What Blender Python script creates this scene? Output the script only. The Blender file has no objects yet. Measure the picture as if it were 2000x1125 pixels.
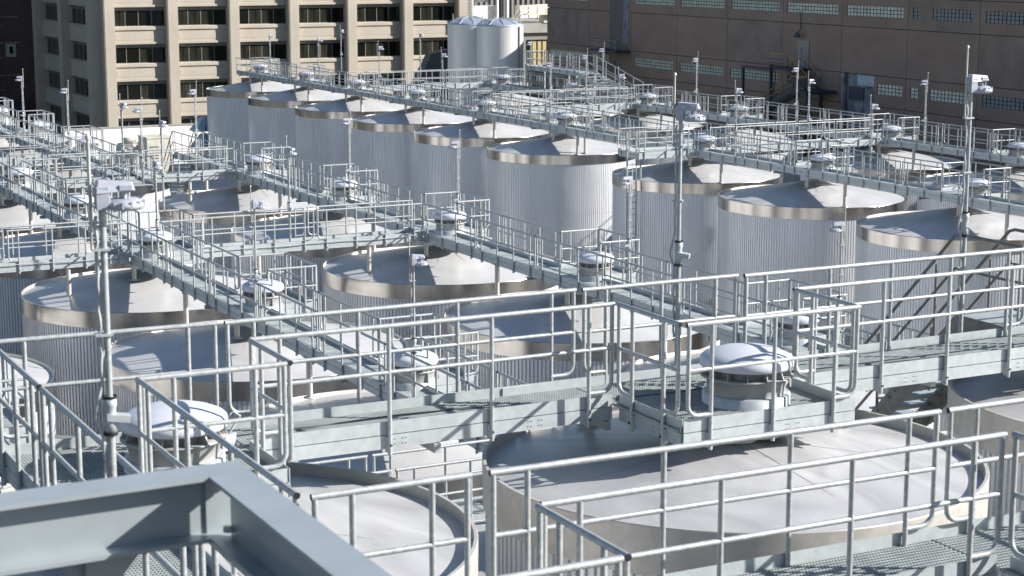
import bpy, math, random
from math import sin, cos, pi, radians, sqrt, atan2
from mathutils import Matrix, Vector
random.seed(7)
S = bpy.context.scene
C = S.collection

# ------------------------------------------------------------------ camera
cam_d = bpy.data.cameras.new('camera'); cam = bpy.data.objects.new('camera', cam_d); C.objects.link(cam)
M3 = Matrix(((0.89047827, 0.08156534, 0.44765562), (-0.45502578, 0.15962207, 0.87605498), (0.0, 0.98380277, -0.17925432)))
# columns: right, up, back
R3 = Matrix(((0.89047827, 0.08156534, -0.44765562), (-0.45502578, 0.15962207, -0.87605498), (0.0, 0.98380277, 0.17925432)))
cam.matrix_world = Matrix.Translation((0, 0, 22.5)) @ R3.to_4x4()
cam_d.sensor_width = 36; cam_d.lens = 65.15; cam_d.clip_start = 0.2; cam_d.clip_end = 3000
cam_d.dof.use_dof = True; cam_d.dof.focus_distance = 42; cam_d.dof.aperture_fstop = 4.2
S.camera = cam
# ------------------------------------------------------------------ world, sun
SUN = Vector((1.6, -0.9, 1.0)).normalized()
el = math.asin(SUN.z); az = atan2(SUN.x, SUN.y)
W = bpy.data.worlds.new('World'); S.world = W; W.use_nodes = True
nt = W.node_tree; nt.nodes.clear()
sky = nt.nodes.new('ShaderNodeTexSky'); sky.sky_type = 'NISHITA'; sky.sun_disc = False
sky.sun_elevation = el; sky.sun_rotation = az; sky.air_density = 1.0; sky.dust_density = 0.6; sky.ozone_density = 1.4
bg = nt.nodes.new('ShaderNodeBackground'); bg.inputs['Strength'].default_value = 0.064
wo = nt.nodes.new('ShaderNodeOutputWorld'); hs = nt.nodes.new('ShaderNodeHueSaturation'); hs.inputs['Saturation'].default_value = 1.05; nt.links.new(sky.outputs[0], hs.inputs['Color']); nt.links.new(hs.outputs[0], bg.inputs[0]); nt.links.new(bg.outputs[0], wo.inputs[0])
sl = bpy.data.lights.new('sun', 'SUN'); sl.energy = 5.0; sl.angle = radians(0.5); sl.color = (1.0, 0.965, 0.91)
so = bpy.data.objects.new('sun', sl); C.objects.link(so); so.rotation_euler = SUN.to_track_quat('Z', 'Y').to_euler(); so.location = (60, -40, 90)
S.view_settings.view_transform = 'Standard'; S.view_settings.look = 'None'; S.view_settings.gamma = 1
S.view_settings.use_curve_mapping = False; S.view_settings.exposure = 1.08
S.render.engine = 'CYCLES'

# ------------------------------------------------------------------ materials
def mat(name, col, rough=0.6, metal=0.0, *a, spec=.5, **k):
    m = mat_(name, col, rough, metal, *a, **k); m.node_tree.nodes['Principled BSDF'].inputs['Specular IOR Level'].default_value = spec; return m
def mat_(name, col, rough=0.6, metal=0.0, var=0.0, scale=6.0, bump=0.0, bscale=30.0, col2=None, stretch=None, streak=0.0, rvar=0.0, detail=4.0, dist=0.0):
    m = bpy.data.materials.new(name); m.use_nodes = True; n = m.node_tree; p = n.nodes['Principled BSDF']
    p.inputs['Roughness'].default_value = rough; p.inputs['Metallic'].default_value = metal
    p.inputs['Base Color'].default_value = (*col, 1)
    tc = n.nodes.new('ShaderNodeTexCoord')
    def noise(sc, st=None, det=detail):
        x = n.nodes.new('ShaderNodeTexNoise'); x.inputs['Scale'].default_value = sc; x.inputs['Detail'].default_value = det; x.inputs['Distortion'].default_value = dist
        if st:
            mp = n.nodes.new('ShaderNodeMapping'); mp.inputs['Scale'].default_value = st
            n.links.new(tc.outputs['Object'], mp.inputs[0]); n.links.new(mp.outputs[0], x.inputs['Vector'])
        else: n.links.new(tc.outputs['Object'], x.inputs['Vector'])
        return x
    cur = None
    if var or col2:
        x = noise(scale, stretch); r = n.nodes.new('ShaderNodeValToRGB')
        a = tuple(max(0, c * (1 - var)) for c in col); b = col2 if col2 else tuple(min(1, c * (1 + var)) for c in col)
        r.color_ramp.elements[0].position = 0.32; r.color_ramp.elements[1].position = 0.68
        r.color_ramp.elements[0].color = (*a, 1); r.color_ramp.elements[1].color = (*b, 1)
        n.links.new(x.outputs['Fac'], r.inputs[0]); cur = r.outputs[0]
        if streak:
            y = noise(1.2, (9, 9, 0.35)); rr = n.nodes.new('ShaderNodeValToRGB')
            rr.color_ramp.elements[0].position = 0.35; rr.color_ramp.elements[1].position = 0.65
            rr.color_ramp.elements[0].color = (1 - streak,) * 3 + (1,); rr.color_ramp.elements[1].color = (1, 1, 1, 1)
            mx = n.nodes.new('ShaderNodeMix'); mx.data_type = 'RGBA'; mx.blend_type = 'MULTIPLY'; mx.inputs[0].default_value = 1
            n.links.new(y.outputs['Fac'], rr.inputs[0]); n.links.new(cur, mx.inputs[6]); n.links.new(rr.outputs[0], mx.inputs[7]); cur = mx.outputs[2]
        n.links.new(cur, p.inputs['Base Color'])
    if rvar:
        x = noise(scale * 1.7, stretch); mr = n.nodes.new('ShaderNodeMapRange')
        mr.inputs[3].default_value = max(.05, rough - rvar); mr.inputs[4].default_value = min(1, rough + rvar)
        n.links.new(x.outputs['Fac'], mr.inputs[0]); n.links.new(mr.outputs[0], p.inputs['Roughness'])
    if bump:
        x = noise(bscale, stretch, 3); b = n.nodes.new('ShaderNodeBump'); b.inputs['Strength'].default_value = bump; b.inputs['Distance'].default_value = 0.01
        n.links.new(x.outputs['Fac'], b.inputs['Height']); n.links.new(b.outputs[0], p.inputs['Normal'])
    return m

GALV = mat('galvanized_steel', (.40, .43, .44), .46, .25, .09, 9, .05, 60, rvar=.1, detail=6)
GALVD = mat('galvanized_deck', (.34, .37, .37), .55, .25, .16, 3.5, .08, 80, detail=6)
RAIL = mat('rail_tube', (.37, .385, .39), .46, .35, .16, 22, .03, 90, rvar=.1)
RAILF = mat('rail_tube_weathered', (.34, .352, .36), .48, .35, .12, 12)
BLACK = mat('black_cap', (.012, .012, .013), .5)
WALL = mat('corrugated_cladding', (.68, .69, .71), .42, .34, .05, 1.4, streak=.08, stretch=(1, 1, .3))
LID = mat('stainless_lid', (.475, .47, .47), .30, .16, .08, 1.1, .10, 5, rvar=.08, detail=7, spec=.14)
LIDH = mat('scuffed_lid', (.435, .43, .435), .38, .22, .17, .8, .14, 6, rvar=.12, detail=10, spec=.3, stretch=(1, .4, 1), dist=2.2)
RIM = mat('stainless_rim', (.50, .475, .44), .20, 1.0, .16, .9, .02, 4, stretch=(1.6, 1.6, .4), rvar=.08)
LIPH = mat('dull_lip', (.40, .385, .36), .5, .3, .1, 2)
LIP = mat('stainless_lip', (.66, .61, .54), .4, .4, .1, 2)
STUB = mat('support_steel', (.47, .45, .42), .45, .3, .1, 5)
CAPM = mat('vent_fibreglass', (.50, .515, .57), .42, 0, .03, 8)
DRUM = mat('vent_drum', (.31, .305, .30), .5, .1, .06, 6)
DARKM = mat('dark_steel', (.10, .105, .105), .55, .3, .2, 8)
STAIRM = mat('stair_steel', (.20, .185, .17), .55, .4, .2, 7)
LAMPM = mat('lamp_housing', (.38, .39, .44), .45, .15, .08, 14)
GLASSL = mat('lamp_glass', (.55, .57, .6), .1, 0)
BEIGE = mat('precast_concrete', (.39, .348, .285), .85, 0, .05, .5, .06, 25, streak=.05)
BEIGE2 = mat('precast_ledge', (.46, .41, .34), .8, 0, .04, .7)
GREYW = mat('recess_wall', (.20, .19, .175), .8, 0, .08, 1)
FRAME = mat('window_frame', (.24, .225, .20), .5, .2)
WGLASS = mat('window_glass', (.008, .009, .008), .07, 0, .3, .3)
WGLASS2 = mat('window_glass_curtained', (.028, .027, .02), .12, 0, .5, 1.5, stretch=(6, 1, .3))
WGLASS3 = mat('window_glass_dim', (.022, .024, .018), .08, 0, .5, 1.2, stretch=(5, 1, .4))
BLIND = mat('window_blind', (.42, .33, .15), .8, 0, .1, 2)
BROWN = mat('brown_panel', (.29, .205, .165), .92, 0, .12, .35, .25, 9, streak=.10, stretch=(1, 1, 2.2), detail=8)
BROWN2 = mat('brown_panel_grey', (.265, .20, .165), .92, 0, .16, .5, .25, 9, streak=.12, detail=8)
JOINT = mat('dark_joint', (.035, .028, .025), .95)  # near-black backing that shows between wall panels and glass blocks
GBLK = mat('glass_block_green', (.42, .48, .41), .25, 0, .22, 2.2)
GBLKP = mat('glass_block_pale', (.60, .60, .52), .25, 0, .22, 2.2)
GBLKB = mat('glass_block_blue', (.20, .225, .25), .2, 0, .2, 2.2)
YEL = mat('yellow_handrail', (.42, .29, .055), .5, 0, .15, 8)
CREAM = mat('cream_handrail', (.60, .55, .40), .6)
NAVY = mat('dark_blue_steel', (.045, .052, .075), .55, .2, .2, 2)
PEEL = mat('peeling_paint', (.20, .20, .23), .8, 0, .5, 1.4, .2, 12, detail=9)
WHITE = mat('white_wall', (.80, .78, .74), .85, 0, .05, .6)
ROOFW = mat('pale_roof', (.52, .50, .47), .9, 0, .1, .4)
STEELT = mat('polished_tank', (.70, .68, .665), .38, .3, .10, .8, .05, 3, rvar=.1, stretch=(1, 1, .2))
TDOME = mat('tank_dome', (.42, .47, .56), .4, .5, .08, 1)
GROUND = mat('asphalt', (.055, .055, .057), .9, 0, .25, .4, .3, 20)
CONC = mat('concrete', (.28, .27, .25), .9, 0, .15, .6)
BRICK = mat('red_brown_brick', (.13, .085, .075), .9, 0, .15, 1.5, streak=.1)
UNIT = mat('rooftop_unit', (.46, .44, .38), .7, 0, .12, 2)
UNITW = mat('rooftop_unit_white', (.72, .72, .70), .6, 0, .12, 2)
RED = mat('rusty_red', (.28, .09, .05), .8, 0, .4, 3)
GREEN = mat('green_pipe', (.03, .25, .12), .5)
LOUV = mat('louvre_blade', (.33, .40, .50), .4, .3, .1, 2)
BOXM = mat('beige_box', (.52, .49, .42), .7, 0, .1, 3)
BEAM = mat('painted_beam', (.33, .365, .385), .36, .3, .06, 3, .02, 30, rvar=.08)
CABLE = mat('flex_conduit', (.42, .43, .44), .5, .3, .2, 60)
RUST = mat('rust_stain', (.25, .11, .04), .9, 0, .3, 10)

# ------------------------------------------------------------------ mesh builder
class MB:
    def __init__(s): s.v = []; s.f = []; s.m = []; s.sm = []
    def add(s, vs, fs, mi=0, smooth=False):
        o = len(s.v); s.v += vs
        for f in fs: s.f.append(tuple(i + o for i in f)); s.m.append(mi); s.sm.append(smooth)
    def box(s, x0, x1, y0, y1, z0, z1, mi=0):
        if x0 > x1: x0, x1 = x1, x0
        if y0 > y1: y0, y1 = y1, y0
        s.add([(x0,y0,z0),(x1,y0,z0),(x1,y1,z0),(x0,y1,z0),(x0,y0,z1),(x1,y0,z1),(x1,y1,z1),(x0,y1,z1)],
              [(0,3,2,1),(4,5,6,7),(0,1,5,4),(1,2,6,5),(2,3,7,6),(3,0,4,7)], mi); return s
    def hexa(s, b, t, mi=0):   # bottom 4 pts ccw, top 4 pts
        s.add(list(b) + list(t), [(0,3,2,1),(4,5,6,7),(0,1,5,4),(1,2,6,5),(2,3,7,6),(3,0,4,7)], mi); return s
    def path(s, pts, r, n=8, mi=0, cap=None):
        pts = [Vector(p) for p in pts]; rings = []
        up = Vector((0, 0, 1)); prev = None
        for i, p in enumerate(pts):
            d = (pts[min(i+1, len(pts)-1)] - pts[max(i-1, 0)]).normalized()
            a = d.cross(up)
            if a.length < .05: a = d.cross(Vector((1, 0, 0)) if prev is None else prev.cross(d))
            if prev is not None:
                a = prev - d * prev.dot(d)
            a.normalize(); prev = a; b = d.cross(a)
            rings.append([tuple(p + (a * cos(2*pi*k/n) + b * sin(2*pi*k/n)) * r) for k in range(n)])
        vs = [v for rg in rings for v in rg]; fs = []
        for i in range(len(rings) - 1):
            for k in range(n):
                fs.append((i*n+k, i*n+(k+1) % n, (i+1)*n+(k+1) % n, (i+1)*n+k))
        s.add(vs, fs, mi, True)
        cm = mi if cap is None else cap
        s.add(rings[0], [tuple(range(n-1, -1, -1))], cm); s.add(rings[-1], [tuple(range(n))], cm); return s
    def lathe(s, prof, n=32, mi=0, c=(0, 0), smooth=True, a0=0, a1=2*pi):
        vs = []; fs = []; full = abs(a1 - a0 - 2*pi) < 1e-6; m = n if full else n + 1
        for (r, z) in prof:
            for k in range(m):
                a = a0 + (a1 - a0) * k / n; vs.append((c[0] + r*cos(a), c[1] + r*sin(a), z))
        for i in range(len(prof) - 1):
            for k in range(n):
                k2 = (k+1) % m if full else k+1
                fs.append((i*m+k, i*m+k2, (i+1)*m+k2, (i+1)*m+k))
        s.add(vs, fs, mi, smooth); return s
    def mesh(s, name, mats):
        me = bpy.data.meshes.new(name); me.from_pydata(s.v, [], s.f)
        for m in mats: me.materials.append(m)
        me.polygons.foreach_set('material_index', s.m); me.polygons.foreach_set('use_smooth', s.sm)
        me.update(); return me
    def obj(s, name, mats, parent=None, loc=None, rot=0):
        if not isinstance(mats, (list, tuple)): mats = [mats]
        return inst(name, s.mesh(name, mats), parent, loc, rot)
def inst(name, me, parent=None, loc=None, rot=0):
    o = bpy.data.objects.new(name, me); C.objects.link(o)
    if parent: o.parent = parent
    if loc: o.location = loc
    if rot: o.rotation_euler = (0, 0, rot)
    return o
def thing(name, label, cat, loc=(0, 0, 0), group=None, rot=0):
    o = bpy.data.objects.new(name, None); C.objects.link(o); o.empty_display_size = .3
    o.location = loc; o.rotation_euler = (0, 0, rot); tag(o, label, cat, group); return o
def tag(o, label, cat, group=None):
    o['label'] = label; o['category'] = cat
    if group: o['group'] = group
    return o
def struct(o): o['kind'] = 'structure'; return o
def copy_tree(o, parent=None):
    c = o.copy(); C.objects.link(c); c.parent = parent
    for ch in o.children: copy_tree(ch, c)
    return c
ORD = ['nearest', 'second nearest', 'third nearest', 'fourth nearest', 'fifth nearest', 'sixth nearest', 'seventh nearest', 'eighth nearest', 'ninth nearest', 'tenth nearest', 'eleventh nearest']

# ------------------------------------------------------------------ levels
HI, LO = 17.15, 12.98
RIMZ = 11.65
TR = 4.15

# ------------------------------------------------------------------ ground
g = MB(); g.add([(-900,-600,0),(1200,-600,0),(1200,1500,0),(-900,1500,0)], [(0,1,2,3)]); struct(g.obj('ground', GROUND))
pv = MB(); pv.box(-20, 66, 8, 146, 0.004, .12); struct(pv.obj('concrete_apron', CONC))

# ------------------------------------------------------------------ big structures: beige office block
FZ = [3.97, 7.65, 11.33, 15.01, 18.69, 22.37]          # window sill heights
WH = 1.61; X0B, YB, PB = 48.2, 183.0, 6.47
def office():
    t = thing('office_block', 'tall beige precast concrete office block with deep piers and dark ribbon windows', 'building', (X0B, YB, 0))
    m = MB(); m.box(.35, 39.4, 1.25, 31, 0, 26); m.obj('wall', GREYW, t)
    pier = MB(); pier.box(0, 1.1, 0, 1.3, 0, 26.2)
    pier.box(.09, 1.01, -.035, .0, 0, 26.1)
    for q_ in range(7): pier.box(-.01, 1.11, -.01, 0.01, FZ[0] + q_*3.68 - .5, FZ[0] + q_*3.68 - .47, 1)
    pme = pier.mesh('pier', [BEIGE, GREYW])
    for k in range(7): inst('pier', pme, t, (k*PB, 0, 0))
    # spandrel per bay per floor with top and bottom ledges
    w = PB - 1.1
    sp = MB(); sp.box(0, w, .72, 1.2, 0, 3.68 - WH - .3)
    sp.box(0, w, .60, .718, 3.68 - WH - .66, 3.68 - WH - .36); sp.box(0, w, .60, .718, 0.0, .22)
    sp.box(.25, w - .25, .703, .718, .42, 1.02, 0)
    h = 3.68 - WH - .3
    sp.hexa([(0,.60,h-.06),(w,.60,h-.06),(w,.72,h-.06),(0,.72,h-.06)], [(0,.72,h),(w,.72,h),(w,.74,h),(0,.74,h)])
    sme = sp.mesh('spandrel', [BEIGE])
    fr = MB()
    for k in range(5): fr.box(k*w/4 - .025 if k else 0, k*w/4 + .025 if k < 4 else w, 1.04, 1.12, 0, WH)
    fr.box(0, w, 1.04, 1.12, WH - .05, WH + .02); fr.box(0, w, 1.04, 1.12, -.02, .05)
    frm = fr.mesh('window_frame', [FRAME])
    gl = MB(); gl.box(.02, w/4 - .045, 1.06, 1.08, .06, WH - .05); glm = [gl.mesh('pane', [q_]) for q_ in (WGLASS, WGLASS3, WGLASS2)]
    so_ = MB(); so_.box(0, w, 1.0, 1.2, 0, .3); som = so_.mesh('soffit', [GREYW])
    for k in range(6):
        x = k*PB + 1.1
        for zf in FZ[:-1]:
            inst('spandrel', sme, t, (x, 0, zf + WH + .3))
            inst('soffit', som, t, (x, 0, zf + WH))
            f = inst('window', frm, t, (x, 0, zf))
            for j in range(4): inst('pane', glm[random.choice([0, 0, 0, 1, 1, 1, 2])], f, (j*w/4, 0, 0))
        inst('spandrel', sme, t, (x, 0, FZ[0] - 1.77))
    # shaded side facing left: piers stand out and carry recessed windows
    pi2 = MB(); pi2.box(-1.1, 0.3, 0, 1.5, 0, 26.2); pm2 = pi2.mesh('pier', [BEIGE])
    pb2 = 11.7; w2 = pb2 - 1.5
    s2 = MB(); s2.box(-.25, .35, 0, w2, .12, 3.68 - WH - .42); s2.box(-.35, .35, 0, w2, .0, .12); s2.box(-.35, .35, 0, w2, 3.68-WH-.42, 3.68-WH-.3)
    s2m = s2.mesh('spandrel', [BEIGE])
    f2 = MB()
    for k in range(6): f2.box(.1, .2, max(0, k*w2/5 - .05), min(w2, k*w2/5 + .05), 0, WH)
    f2.box(.1, .2, 0, w2, -.02, .05); f2.box(.1, .2, 0, w2, WH-.05, WH+.02)
    f2m = f2.mesh('window_frame', [FRAME])
    g2 = MB(); g2.box(.14, .16, .06, w2/5 - .06, .02, WH); g2m = g2.mesh('pane', [WGLASS]); g2b = g2.mesh('pane', [BLIND])
    for k in range(3):
        y = 1.3 + k*pb2; inst('pier', pm2, t, (0, y, 0))
        if k == 2: break
        for i, zf in enumerate(FZ[:-1]):
            inst('spandrel', s2m, t, (0, y + 1.5, zf + WH + .3))
            f = inst('window', f2m, t, (0, y + 1.5, zf))
            for j in range(5):
                inst('pane', g2b if (j < 2 and not (i == 1 and k == 1)) else g2m, f, (0, j*w2/5, 0))
    m = MB(); m.box(-.2, 39.6, .2, 31.2, 26.2, 26.9); m.obj('roof', BEIGE2, t)
office()

# brick wall with fire escape at far left
t = thing('brick_building', 'dark red-brown brick building at the far left, lost in shade behind the office block', 'building', (0, 216, 0))
m = MB(); m.box(10, 50.5, 0, 20, 0, 28); m.obj('wall', BRICK, t)
for z in (8.4, 12.1, 15.0, 18.4): MB().box(44.5, 46.98, -.1, 0, z, z + .08).obj('stone_band', BEIGE2, t)
gb = MB(); gb.box(45.4, 46.6, -.05, .0, 10.5, 12.0); gb.box(45.9, 46.25, -.09, -.05, 10.9, 11.7, 1); gb.obj('window', [GBLK, WGLASS], t)
MB().box(43.4, 47.05, -2.4, -.02, 4.6, 5.6).obj('low_annex', NAVY, t)
t = thing('fire_escape', 'dark steel fire escape with yellow handrails against the shaded brick wall at far left', 'fire escape', (38.5, 212.5, 0))
for z in (5.8, 9.4, 13.0, 16.6, 20.2):
    m = MB(); m.box(0, 6.0, 0, 3, z, z + .22); m.obj('landing', NAVY, t)
    m = MB(); m.path([(0, 0, z + 1.2), (6.0, 0, z + 1.2)], .03, 5); m.obj('handrail', YEL, t)
    m = MB()
    for q in range(13): m.path([(q*.5, 0, z + .2), (q*.5, 0, z + 1.2)], .02, 4)
    for q in (.5, .8): m.path([(0, 0, z + q), (6.0, 0, z + q)], .02, 4)
    m.obj('baluster', NAVY, t)['kind'] = 'stuff'
    m = MB(); m.hexa([(1, .8, z + .1), (1, 1.0, z + .1), (4.6, 1.0, z + 3.6), (4.6, .8, z + 3.6)], [(1, .8, z + .4), (1, 1.0, z + .4), (4.6, 1.0, z + 3.9), (4.6, .8, z + 3.9)])
    for q in range(13): m.box(1 + q*.28, 1.3 + q*.28, .9, 2.0, z + .2 + q*.27, z + .24 + q*.27)
    m.obj('stair_flight', NAVY, t)
for x in (0.1, 3, 6.0):
    MB().box(x, x + .2, -.1, .1, 0, 24).obj('column', NAVY, t)

# white parapet wall with roof units
t = thing('white_parapet_building', 'low flat-roofed building with a bright white parapet wall in front of the office block', 'building', (34, 150, 0))
MB().box(2.0, 40, 0, .4, 0, 8.12).obj('wall', WHITE, t)
MB().box(1.95, 40, -.03, .45, 8.12, 8.25).obj('coping', CONC, t)
MB().box(-2.0, 12, -30, -.01, 0, 5.2).obj('roof', ROOFW, t)
t = thing('round_fan_unit', 'squat round beige exhaust fan standing on the flat roof by the white wall', 'roof fan', (39.1, 142, 5.2))
MB().lathe([(0, 0), (1.1, 0), (1.1, 2.2), (.95, 2.5), (0, 2.5)], 20).obj('drum', UNIT, t); MB().lathe([(0, 2.5), (.6, 2.5), (.6, 2.9), (0, 2.95)], 20).obj('cap', UNIT, t)
t = thing('rooftop_air_unit', 'beige box-shaped air handling unit on the flat roof by the white wall', 'air unit', (35.9, 126, 5.2))
MB().box(0, 1.7, 0, 2.2, 1.6, 4.4).obj('cabinet', UNIT, t); MB().box(.1, 1.6, .1, 2.1, 0, 1.59).obj('plinth', UNIT, t); MB().box(-.04, 1.74, -.04, 2.24, 4.4, 4.5).obj('lid', UNIT, t)
m = MB()
for k in range(9): m.box(.2, .8, -.03, 0, 2.2 + k*.2, 2.26 + k*.2)
m.obj('grille', DARKM, t)
t = thing('louvred_hood_stack', 'stack of three blue-grey louvred intake hoods beside the farthest tank of the long row', 'intake hood', (46.1, 143.2, 0))
for k in range(3):
    z = 5.6 + k*1.35
    m = MB(); m.hexa([(-1.6, -.9, z), (.6, -.9, z), (.6, .9, z), (-1.6, .9, z)], [(-.8, -.5, z + 1.1), (.6, -.5, z + 1.1), (.6, .5, z + 1.1), (-.8, .5, z + 1.1)]); m.obj('hood', LOUV, t)
    m = MB()
    for q in range(3): m.box(-1.5 + q*.7, -1.45 + q*.7, -.94, -.9, z + .05, z + .5)
    m.obj('rib', DARKM, t)
MB().box(-.1, .8, -.6, .6, 0, 10.2).obj('duct', UNIT, t)
for k, (x, y) in enumerate(((45.2, 146.8), (46.9, 146.6), (43.4, 146.9))):
    o = MB().path([(-1, 0, 0), (1.2, 0, 0), (1.5, 0, -.4)], .12, 8).obj('green_pipe', GREEN, None, (x, y, 6.0))
    tag(o, 'short bright green pipe on the flat roof by the white wall, %s' % ('right of two', 'nearer one', 'leftmost')[k], 'pipe', 'green pipes by the white wall')

# ------------------------------------------------------------------ brown building on the right
BO = Vector((79., 86., 0)); ba = atan2(0.99923526, 0.03910097)   # local +x runs away along the wall
t = thing('brown_warehouse', 'large shaded brown concrete panel building with strips of green glass block', 'building', tuple(BO), None, ba)
# local frame: x along wall (away), y = left normal (towards the camera), z up
MB().box(-60, 66.6, -30, -.24, 0, 21.2).obj('wall', JOINT, t)
MB().box(-60.2, 66.8, -30.2, .12, 21.2, 21.6).obj('roof_coping', CONC, t)
vj = [-60, -47, -40.5, -33, -25.5, -18, -10.4, -2.9, 4.72, 12.05, 19.58, 27.04, 34.79, 42.54, 50.3, 58.0, 66.6]
zj = [0, 6.9, 12.02, 14.12, 17.33, 19.4, 21.2]
strips = []
for i in range(len(vj) - 1):
    for z0 in (12.86, 18.06, 7.6):
        strips.append((vj[i], vj[i+1], z0))
win_over = {4.72: [(5.4, 9.5, 'p'), (10.7, 11.55, 'p')], 12.05: [(12.45, 15.2, 'p')], 19.58: None}
rnd = random.Random(3)
def pframe(x0, x1, z0, z1, hole=None, mt=BROWN, out=0.0):
    m = MB(); e = .022
    x0 += e; x1 -= e; z0 += e; z1 -= e; d = out + rnd.uniform(-.006, .006)
    if hole:
        a, b, c, dd = hole
        for bx in ((x0, a, z0, z1), (b, x1, z0, z1), (a, b, z0, c), (a, b, dd, z1)): m.box(bx[0], bx[1], -.25, d, bx[2], bx[3])
    else: m.box(x0, x1, -.25, d, z0, z1)
    m.obj('wall_panel', mt, t)
def gwin(x0, x1, z0, mt, par=None):
    h = .74; n = max(2, int(round((x1 - x0) / .385))); m = MB(); w = (x1 - x0) / n
    for k in range(n):
        for j in range(3):
            m.box(x0 + k*w + .045, x0 + (k+1)*w - .045, -.12, -.06, z0 + j*h/3 + .022, z0 + (j+1)*h/3 - .022)
    f = MB(); f.box(x0, x1, -.2, -.1, z0, z0 + h); o = f.obj('window', JOINT, t); gbo = m.obj('glass_blocks', mt, o); gbo['kind'] = 'stuff'
for i in range(len(vj) - 1):
    a, b = vj[i], vj[i+1]
    for j in range(len(zj) - 1):
        z0, z1 = zj[j], zj[j+1]; mt = BROWN if (i*3 + j) % 4 else BROWN2
        if j in (2, 4) and a >= -26:
            zz = 12.86 if j == 2 else 18.05
            if j == 2 and a == 19.58: # plain panel behind the outside stair
                pframe(a, 24.0, z0, z1, None, BROWN2); pframe(24.0, b, z0, z1, (25.4, 26.3, 13.0, 13.5), BROWN2); MB().box(25.4, 26.3, -.2, -.1, 13.0, 13.5).obj('vent_grille', DARKM, t); continue
            if j == 2 and a == 12.05:
                pframe(a, 15.6, z0, z1, (12.45, 15.25, zz, zz + .74), mt); gwin(12.45, 15.25, zz, GBLKP)
                pframe(19.2, b, z0, z1, None, mt); continue
            pale = (j == 2 and a < 12) or (j == 4 and 10 < a < 20)
            blue = (j == 4 and a < 11) or a < 4.6
            gm = GBLKB if blue else (GBLKP if pale else GBLK)
            if a == 50.3 and j == 2:
                pframe(a, b, z0, z1, (54.4, 57.6, zz, zz + .74), mt); gwin(54.4, 57.6, zz, gm); gwin_x = None
                continue
            if a == 50.3 and j == 4: pframe(a, b, z0, z1, None, mt); continue
            if a in (4.72,):
                hole = (5.4, b - .45, zz, zz + .74); pframe(a, b, z0, z1, hole, mt); gwin(5.4, 9.5, zz, gm); gwin(10.75, b - .45, zz, gm)
                MB().box(9.5, 10.75, -.24, -.01, zz, zz + .74).obj('infill_panel', BROWN2, t); continue
            hole = (a + .55, b - .5, zz, zz + .74); pframe(a, b, z0, z1, hole, mt); gwin(a + .55, b - .5, zz, gm)
        else:
            if a == 12.05 and j == 1:
                pframe(a, 15.6, z0, z1); pframe(19.2, b, z0, z1); continue
            pframe(a, b, z0, z1, None, mt)
# derelict loading door
MB().box(15.6, 19.2, -.239, -.2, 6.9, 14.1).obj('door_recess', PEEL, t)
MB().box(15.65, 17.6, -.198, -.05, 13.35, 14.05).obj('door_patch', LOUV, t)
d = MB(); d.box(16.95, 18.7, -.198, -.12, 12.3, 13.2); d.obj('door_leaf', NAVY, t); MB().box(15.75, 16.8, -.198, -.12, 11.4, 13.1).obj('door_leaf', PEEL, t); MB().box(17.0, 18.7, -.198, -.12, 11.35, 12.2).obj('door_leaf', PEEL, t)
MB().box(19.0, 19.25, -.1, .12, 6.9, 14.1).obj('door_jamb', PEEL, t)
MB().box(53.0, 54.0, -.1, .06, 12.0, 13.2).obj('blocked_opening', DARKM, t)
# tall recess with peeling lining
MB().box(50.8, 54.2, -.22, .03, 13.9, 21.1).obj('tall_recess', DARKM, t); MB().box(50.7, 51.7, -.2, .06, 14.6, 21.5).obj('peeling_board', PEEL, t)
# small balcony
o = thing('steel_balcony', 'small dark steel balcony landing below the tall peeling opening of the brown building', 'balcony', tuple(BO), None, ba)
MB().box(50.4, 55.6, .05, 1.5, 13.95, 14.1).obj('landing', NAVY, o)
m = MB(); m.path([(50.4, 1.5, 14.95), (55.6, 1.5, 14.95)], .03, 5); m.path([(50.4, 1.5, 14.5), (55.6, 1.5, 14.5)], .025, 5)
for k in range(4): m.path([(50.4 + k*1.73, 1.5, 14.1), (50.4 + k*1.73, 1.5, 14.95)], .025, 5)
m.path([(50.4, .1, 15.9), (50.4, 1.5, 14.95)], .03, 5); m.path([(55.6, .1, 14.95), (55.6, 1.5, 14.95)], .03, 5); m.obj('guardrail', RAILF, o)
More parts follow.
